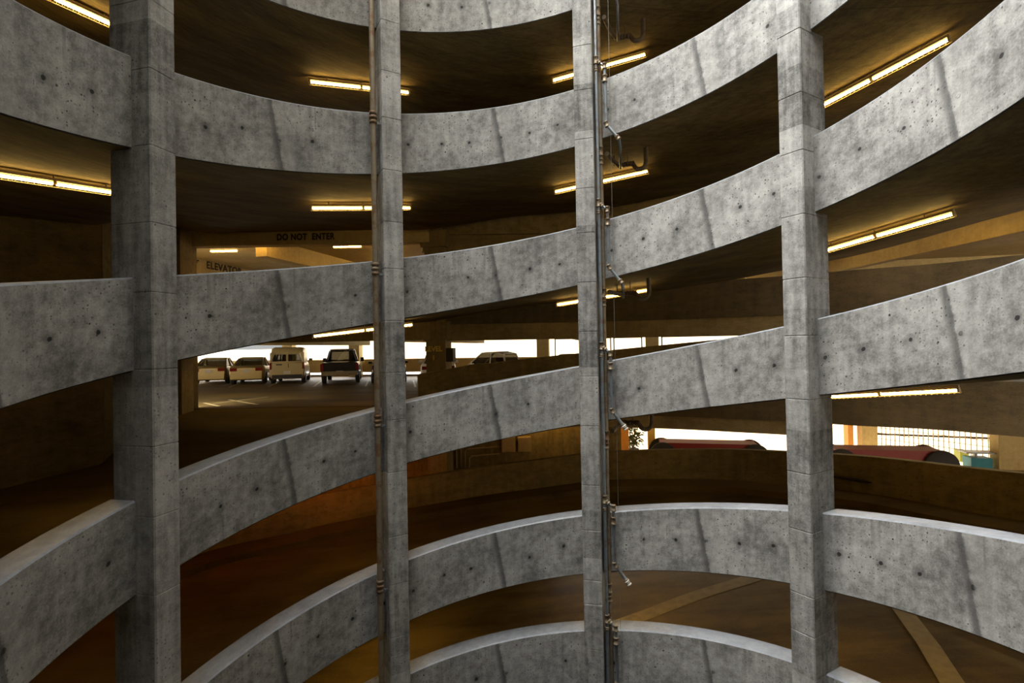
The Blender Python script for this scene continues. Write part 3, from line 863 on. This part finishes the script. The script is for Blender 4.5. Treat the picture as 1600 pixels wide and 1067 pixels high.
def make_car(kind, paint, label, loc, rz, group=None, scale=1.):
    root = empty({'sedan': 'sedan_car', 'van': 'van', 'pickup': 'pickup_truck', 'suv': 'pickup_truck'}[kind], loc, label, 'car', group, rz)
    root.scale = (scale,) * 3
    P = M[paint]
    if kind == 'sedan':
        L, hw, r = 4.55, .89, .33
        st = [(0, .42, .90, .78), (.06, .3, .98, .84), (.35, .22, 1.03, .88), (.9, .2, 1.0, hw), (1.6, .2, .95, hw), (3.1, .2, .93, hw), (3.9, .22, .86, .88), (4.35, .28, .74, .82), (L, .4, .62, .7)]
        cab = [(.62, 1.0, .74, 1.02), (1.55, .94, .76, 1.40), (1.95, .93, .76, 1.455), (2.5, .93, .76, 1.44), (3.45, .92, .74, .95)]
        wy = (.92, 3.62); tail_z, belt = .82, .95
    elif kind == 'van':
        L, hw, r = 4.3, .88, .33
        st = [(0, .40, 1.12, .84), (.05, .3, 1.16, .87), (.4, .25, 1.16, hw), (3.0, .25, 1.12, hw), (3.5, .25, 1.0, .87), (4.1, .3, .85, .82), (L, .42, .7, .72)]
        cab = [(.07, 1.16, .83, 1.17), (.16, 1.16, .82, 1.68), (1.9, 1.14, .82, 1.72), (2.7, 1.13, .8, 1.70), (3.5, 1.0, .78, 1.02)]
        wy = (.75, 3.5); tail_z, belt = 1.05, 1.16
    else:
        L, hw, r = 5.6, .96, .40
        st = [(0, .62, 1.10, .92), (.04, .55, 1.13, .95), (.4, .48, 1.13, hw), (2.2, .45, 1.13, hw), (2.3, .42, 1.13, hw), (4.1, .42, 1.1, hw), (4.4, .42, 1.06, hw), (5.3, .48, .98, .93), (L, .6, .85, .86)]
        cab = [(2.0, 1.12, .82, 1.14), (2.18, 1.12, .80, 1.74), (2.6, 1.12, .80, 1.83), (3.4, 1.12, .79, 1.80), (4.3, 1.08, .80, 1.12)]
        wy = (1.15, 4.6); tail_z, belt = .98, 1.12
    b = MB(); loft(b, [(y, body_half(zb, ztp, w)) for y, zb, ztp, w in st]); b.build('body', P, root, True)
    # glasshouse
    g = MB(); rows = []
    for y, zb, w, zr in cab:
        wr = w * (.80 if zr - zb > .2 else .98)
        rows.append([Vector((w, y, zb)), Vector((wr, y, zr - .02)), Vector((wr * .85, y, zr)), Vector((-wr * .85, y, zr)), Vector((-wr, y, zr - .02)), Vector((-w, y, zb))])
    g.quadgrid(rows, smooth=False); g.build('windows', M['carglass'], root, True)
    rf = MB(); rr = []
    for (y, zb, w, zr) in cab[1:-1]:
        wr = w * .80 + .012; extra = .0
        rr.append([Vector((wr, y, zr - .05)), Vector((wr, y, zr)), Vector((wr * .8, y, zr + .025)), Vector((-wr * .8, y, zr + .025)), Vector((-wr, y, zr)), Vector((-wr, y, zr - .05))])
    if kind == 'van':
        top = []
        for (y, w, z) in ((.14, .80, 1.66), (.2, .79, 1.93), (.5, .78, 2.0), (2.2, .78, 1.99), (2.75, .74, 1.84), (2.95, .70, 1.66)):
            top.append([Vector((w * 1.02, y, 1.62)), Vector((w, y, z - .06)), Vector((w * .85, y, z)), Vector((-w * .85, y, z)), Vector((-w, y, z - .06)), Vector((-w * 1.02, y, 1.62))])
        rf.quadgrid(top, smooth=True); rf.add(top[0], [[0, 1, 2, 3, 4, 5]])
        for s in (-1, 1):   # panelled sides and rear door frames
            rf.bar((s * .80, .95, 1.4), (s * .80, .95, 1.4001), .1, .1)
            rf.box((s * .845, 1.15, 1.42), (.03, 1.9, .56))
            rf.box((s * .80, .13, 1.4), (.12, .12, .62))
        rf.box((0, .10, 1.42), (.10, .08, .6)); rf.box((0, .08, 1.19), (1.66, .06, .08))
    rf.quadgrid(rr, smooth=True); rf.add(rr[0], [[0, 1, 2, 3, 4, 5]]); rf.add(rr[-1], [[5, 4, 3, 2, 1, 0]])
    rf.build('roof', P, root, True)
    for i in (0, len(cab) - 2):
        (y0, z0, w0, r0), (y1, z1, w1, r1) = cab[i], cab[i + 1]
        for q in (-1, 1):
            a = (q * (w0 * (.8 if r0 - z0 > .2 else 1.)), y0, (r0 if r0 - z0 > .2 else z0)); c = (q * w1 * (.8 if r1 - z1 > .2 else 1.), y1, (r1 if r1 - z1 > .2 else z1))
            pl = MB(); pl.bar(a, c, .07, .05); pl.build('pillar', P, root, True)
    ym = (cab[1][0] + cab[-2][0]) / 2 + .1
    for q in (-1, 1):
        pl = MB(); pl.bar((q * .77, ym, belt), (q * .62, ym, cab[2][3] - .03), .05, .08, up=(1, 0, 0)); pl.build('pillar', P, root, True)
    for y in wy:
        for s in (-1, 1): wheel(root, s * (hw - .10), y, r, .22)
    # rear end
    for s in (-1, 1):
        t = MB()
        if kind == 'sedan': t.box((s * .63, .03, tail_z), (.34, .12, .17))
        elif kind == 'van': t.box((s * .82, .03, .98), (.10, .10, .36))
        else: t.box((s * .88, .02, .9), (.14, .10, .36))
        t.build('tail_light', M['red'], root, True)
    pt = MB(); pt.box((0, -.012, .62 if kind != 'sedan' else .74), (.34, .02, .17)); pt.build('number_plate', M['plate'], root, True)
    bp = MB()
    if kind == 'pickup' or kind == 'suv':
        bp.box((0, -.08, .58), (1.8, .16, .22)); bp.build('bumper', M['chrome'], root, True)
        tg = MB(); tg.box((0, -.005, .93), (1.56, .03, .34)); tg.build('tailgate', P, root, True)
    else:
        bp.box((0, .06, .40), (hw * 1.72, .2, .2)); bp.build('bumper', M['trim'] if kind == 'van' else P, root, True)
        if kind == 'van':
            hd = MB(); hd.box((.06, -.01, 1.0), (.03, .03, .22)); hd.box((-.4, -.01, 1.05), (.3, .02, .06)); hd.build('door_handle', M['trim'], root, True)
    my = cab[-1][0] - .55
    for s in (-1, 1):
        mm = MB(); mm.box((s * (hw + .1), my, belt + .1), (.2, .1, .15 if kind != 'pickup' else .24)); mm.build('side_mirror', P if kind != 'pickup' else M['trim'], root, True)
    return root

CARS = [('sedan', 'gold', 'champagne sedan at the left end of the parked row', 325, 29.6, -19),
        ('sedan', 'gold', 'champagne sedan parked beside the cream van', 384, 29.2, -18),
        ('van', 'cream', 'tall cream van with two dark rear windows', 448, 29.2, -17),
        ('pickup', 'black', 'black pickup truck with chrome bumper, parked right of the van', 530, 28.0, -15),
        ('sedan', 'dark', 'dark car mostly hidden behind the brown pipe and its column', 607, 27.5, -14),
        ('sedan', 'white', 'white car half hidden behind the LEVEL column', 684, 26.5, -8)]
for kind, paint, lab, px, d, hd in CARS:
    x = -.2315 + (px - 800) / 804.5 * d; y = d - 5.77
    make_car(kind, paint, lab, (x, y, -1.85), radians(-hd), None, 1.04)
make_car('suv', 'white', 'white pickup facing left, seen over the sloping outer parapet', (1.4, 16.4, -1.85), radians(62), None, .9)
make_car('sedan', 'dark', 'dark low car with only its roof above the parapet, left of the grey-pipe column', (4.6, 18.9, -1.85), radians(80), None, 1.0)

# painted lines on the deck floor
def fline(a, c, w, z):
    mb = MB(); a = Vector(a); c = Vector(c); t = (c - a).normalized(); n = Vector((-t.y, t.x)) * w / 2
    mb.add([(*(a + n), z), (*(c + n), z), (*(c - n), z), (*(a - n), z)], [(0, 3, 2, 1)])
    tag(mb.build('floor_stripe', M['paint']), kind='structure')
for px, d0, d1, hd in ((357, 27.2, 31.5, -18.5), (418, 27.0, 31.5, -17.5), (489, 26.5, 31.5, -16), (570, 26, 31, -14), (648, 25, 30, -12)):
    x = -.2315 + (px - 800) / 804.5 * d0; y = d0 - 5.77; L = d1 - d0
    fline((x, y), (x + L * sin(radians(hd)), y + L * cos(radians(hd))), .1, -1.846)
fline((-11.1, 12.9), (-10.2, 15.2), .12, -1.846); fline((-11.3, 14.3), (-9.2, 12.3), .12, -1.846); fline((-11.6, 13.2), (-10.3, 11.9), .12, -1.846)

# ------------------------------------------------------------------ ground level beyond the low parapet: carts, fence, posts, street
def cart(x0, y0, x1, y1, dia, label):
    a = Vector((x0, y0, 0)); c = Vector((x1, y1, 0)); t = (c - a).normalized(); n = Vector((t.y, -t.x, 0))
    root = empty('cart', ((a + c) / 2 + Vector((0, 0, -4.87))), label, 'cart', 'red carts behind the low wall')
    mb = MB(); mb.bar(a + Vector((0, 0, -4.87 + dia * .72)) - t * .1, c + Vector((0, 0, -4.87 + dia * .72)) + t * .1, .9, dia * .5); mb.build('cart_body', M['redpaint'], root)
    for p in (a, c):
        for s in (1, -1):
            q = (n * s).to_track_quat('Z', 'Y').to_matrix().to_4x4(); q.translation = p + Vector((0, 0, -4.87 + dia / 2)) + n * s * .52
            w = MB(); w.lathe([(.001, -.06), (dia / 2 * .95, -.06), (dia / 2, -.03), (dia / 2, .03), (dia / 2 * .95, .06), (.001, .06)], q, 32); w.build('wheel', M['blackrub'], root)
cart(5.75, 15.05, 9.05, 14.3, 1.02, 'long red cart with black disc wheels, left of the rightmost column')
cart(11.35, 12.85, 14.4, 12.3, 1.09, 'long red cart with black disc wheels, right of the rightmost column')

# ground-level perimeter: columns, mesh fence
def at(px, d): return (-.2315 + (px - 800) / 804.5 * d, d - 5.77)
fa, fb = Vector((*at(1360, 24.2), 0)), Vector((*at(1549, 20.3), 0))
root = empty('mesh_fence', ((fa.x + fb.x) / 2, (fa.y + fb.y) / 2, -4.87), 'wire mesh fence in the bright ground-level opening at the right', 'fence')
mb = MB(); N = 24
for i in range(N + 1):
    p = fa.lerp(fb, i / N); mb.bar((p.x, p.y, -4.86), (p.x, p.y, -2.6), .025, .025, up=(1, 0, 0))
for z in [-4.8 + .25 * i for i in range(10)]: mb.bar((fa.x, fa.y, z), (fb.x, fb.y, z), .02, .02)
mb.build('mesh_panel', M['housing'], root)
mb = MB(); mb.bar((fa.x, fa.y - .1, -4.36), (fb.x + .9, fb.y - .4, -3.93), .09, .07); mb.build('rail', M['steel'], root)
for px, d, w, dz, lab, mt in ((1351, 23.6, .62, -3.6, 'pale ground-level column between the two bright openings at the right', 'deckc'), (1590, 19.2, 1.7, -3.6, 'wide yellow-lit ground-level column at the far right', 'deckc'), (1322, 24.0, .22, -3.6, 'thin orange post in the bright ground-level opening right of the rightmost column', 'orange')):
    x, y = at(px, d)
    mb = MB(); mb.box((x, y, dz), (w, .5, 2.54), GA)
    tag(mb.build('ground_column', M[mt]), lab, 'column')
cx, cy = at(1522, 19.6)
mb = MB(); mb.box((cx, cy, -4.68), (.7, .5, .38), GA)
root = empty('storage_crate', (cx, cy, -4.87), 'blue crate with a pale lid by the mesh fence', 'crate')
mb.build('crate_body', M['bluebin'], root)
mb = MB(); mb.box((cx, cy, -4.3), (1.0, .5, .05), GA); mb.box((cx - .1, cy, -4.41), (.1, .1, .18)); mb.build('lid', M['greypipe'], root)
mb = MB(); bx, by = at(1497, 20.6); mb.box((bx, by, -4.65), (.3, .4, .44), GA)
tag(mb.build('storage_bin', M['greenbin']), 'yellow-green bin left of the blue crate', 'bin')
# orange post, pale post, plant left of the left cart
for x, y, w, m, lab in ((4.35, 15.6, .36, 'orange', 'orange post lit brightly, right of the pipes behind the low wall'), (3.95, 15.8, .5, 'yellowpost', 'pale yellow post just right of the pipes behind the low wall'), (5.6, 16.1, .3, 'yellowpost', 'pale yellow post between the plant and the red cart')):
    mb = MB(); mb.box((x, y, -3.6), (w, .3, 2.5), GA)
    tag(mb.build('post', M[m]), lab, 'post')
root = empty('potted_plant', (4.9, 16.5, -4.87), 'leafy dark plant between the posts behind the low wall', 'plant')
mb = MB(); mb.lathe([(.001, 0), (.2, 0), (.26, .4), (.22, .4), (.001, .36)], Matrix.Translation((4.9, 16.5, -4.87)), 16); mb.build('pot', M['darkbox'], root)
mb = MB()
for i in range(160):
    a = random.uniform(0, 2 * pi); h = random.uniform(.5, 1.35); rr = random.uniform(.05, .5)
    c = Vector((4.9 + rr * cos(a), 16.5 + rr * sin(a), -4.87 + h)); d = Vector((random.uniform(-1, 1), random.uniform(-1, 1), random.uniform(-.3, 1))).normalized() * .14
    n = d.orthogonal().normalized() * .045
    mb.add([c - d, c + n, c + d, c - n], [(0, 1, 2, 3)])
mb.build('foliage', M['leaf'], root)
mb = MB()
for i in range(7):
    a = i * 2 * pi / 7; mb.tube([(4.9, 16.5, -4.5), (4.9 + .3 * cos(a), 16.5 + .3 * sin(a), -3.7)], .012, 5)
mb.build('stem', M['rusty'], root)

# street and buildings outside
mb = MB(); mb.box((0, 90, -5.3), (320, 115, .3)); mb.box((95, 10, -5.3), (125, 60, .3)); mb.box((-95, 10, -5.3), (130, 60, .3)); mb.box((0, -75, -5.3), (320, 110, .3))
tag(mb.build('ground_street', M['street']), kind='structure')
def building(x, y, w, dpt, h, rz, rowsn, colsn, label):
    root = empty('building', (x, y, -5.15), label, 'building', None, rz)
    mb = MB(); mb.box((0, 0, h / 2), (w, dpt, h)); mb.build('facade', M['facade'], root, True)
    mb = MB()
    for i in range(rowsn):
        for j in range(colsn):
            cw = w / colsn; ch = h / rowsn
            mb.box((-w / 2 + cw * (j + .5), -dpt / 2, ch * (i + .55)), (cw * .62, .1, ch * .45))
    mb.build('window', M['pane'], root, True)['kind'] = 'stuff'
building(52, 34, 26, 8, 9, radians(-40), 3, 12, 'pale building with window rows outside the mesh fence')
building(-44, 58, 40, 8, 7, radians(15), 3, 2, 'pale building outside beyond the champagne sedans')

# ------------------------------------------------------------------ sky and camera
w = bpy.data.worlds.new('sky'); SC.world = w; w.use_nodes = True
t = w.node_tree; t.nodes.clear()
tc = t.nodes.new('ShaderNodeTexCoord'); sp = t.nodes.new('ShaderNodeSeparateXYZ'); t.links.new(tc.outputs['Generated'], sp.inputs[0])
mr = t.nodes.new('ShaderNodeMapRange'); mr.interpolation_type = 'SMOOTHSTEP'; t.links.new(sp.outputs[2], mr.inputs[0]); mr.inputs[1].default_value = .05; mr.inputs[2].default_value = .55
mx = t.nodes.new('ShaderNodeMix'); mx.data_type = 'RGBA'; t.links.new(mr.outputs[0], mx.inputs[0])
HOR, ZEN = (2.6, 2.0, 1.25, 1), (9.8, 9.85, 9.8, 1)
mx.inputs[6].default_value = HOR; mx.inputs[7].default_value = ZEN
# the overcast is brighter towards the left
dt = t.nodes.new('ShaderNodeVectorMath'); dt.operation = 'DOT_PRODUCT'; t.links.new(tc.outputs['Generated'], dt.inputs[0]); dt.inputs[1].default_value = (-3.3, .3, 0)
ad = t.nodes.new('ShaderNodeMath'); ad.operation = 'ADD'; t.links.new(dt.outputs['Value'], ad.inputs[0]); ad.inputs[1].default_value = 1.
cl = t.nodes.new('ShaderNodeClamp'); t.links.new(ad.outputs[0], cl.inputs[0]); cl.inputs[1].default_value = .12; cl.inputs[2].default_value = 3.
lp = t.nodes.new('ShaderNodeMix'); lp.data_type = 'FLOAT'; t.links.new(mr.outputs[0], lp.inputs[0]); lp.inputs[2].default_value = 1.; t.links.new(cl.outputs[0], lp.inputs[3])
bg = t.nodes.new('ShaderNodeBackground'); t.links.new(mx.outputs[2], bg.inputs[0]); t.links.new(lp.outputs[0], bg.inputs[1])
ow = t.nodes.new('ShaderNodeOutputWorld'); t.links.new(bg.outputs[0], ow.inputs[0])

cd = bpy.data.cameras.new('camera'); cam = bpy.data.objects.new('camera', cd); COL.objects.link(cam)
cd.sensor_width = 36; cd.lens = 804.506 / 1600 * 36; cd.clip_start = .02; cd.clip_end = 500
pt_, rl_ = .0109, -.0181
fwd = Vector((0, cos(pt_), sin(pt_))); rt = Vector((1, 0, 0)); up = Vector((0, -sin(pt_), cos(pt_)))
rc = rt * cos(rl_) + up * sin(rl_); uc = up * cos(rl_) - rt * sin(rl_)
mtx = Matrix((rc, uc, -fwd)).transposed().to_4x4(); mtx.translation = Vector((-.2315, -5.7708, EZ))
cam.matrix_world = mtx
SC.camera = cam
SC.view_settings.view_transform = 'Standard'; SC.view_settings.look = 'None'
SC.view_settings.exposure = .22; SC.view_settings.gamma = 1.
SC.view_settings.use_curve_mapping = False
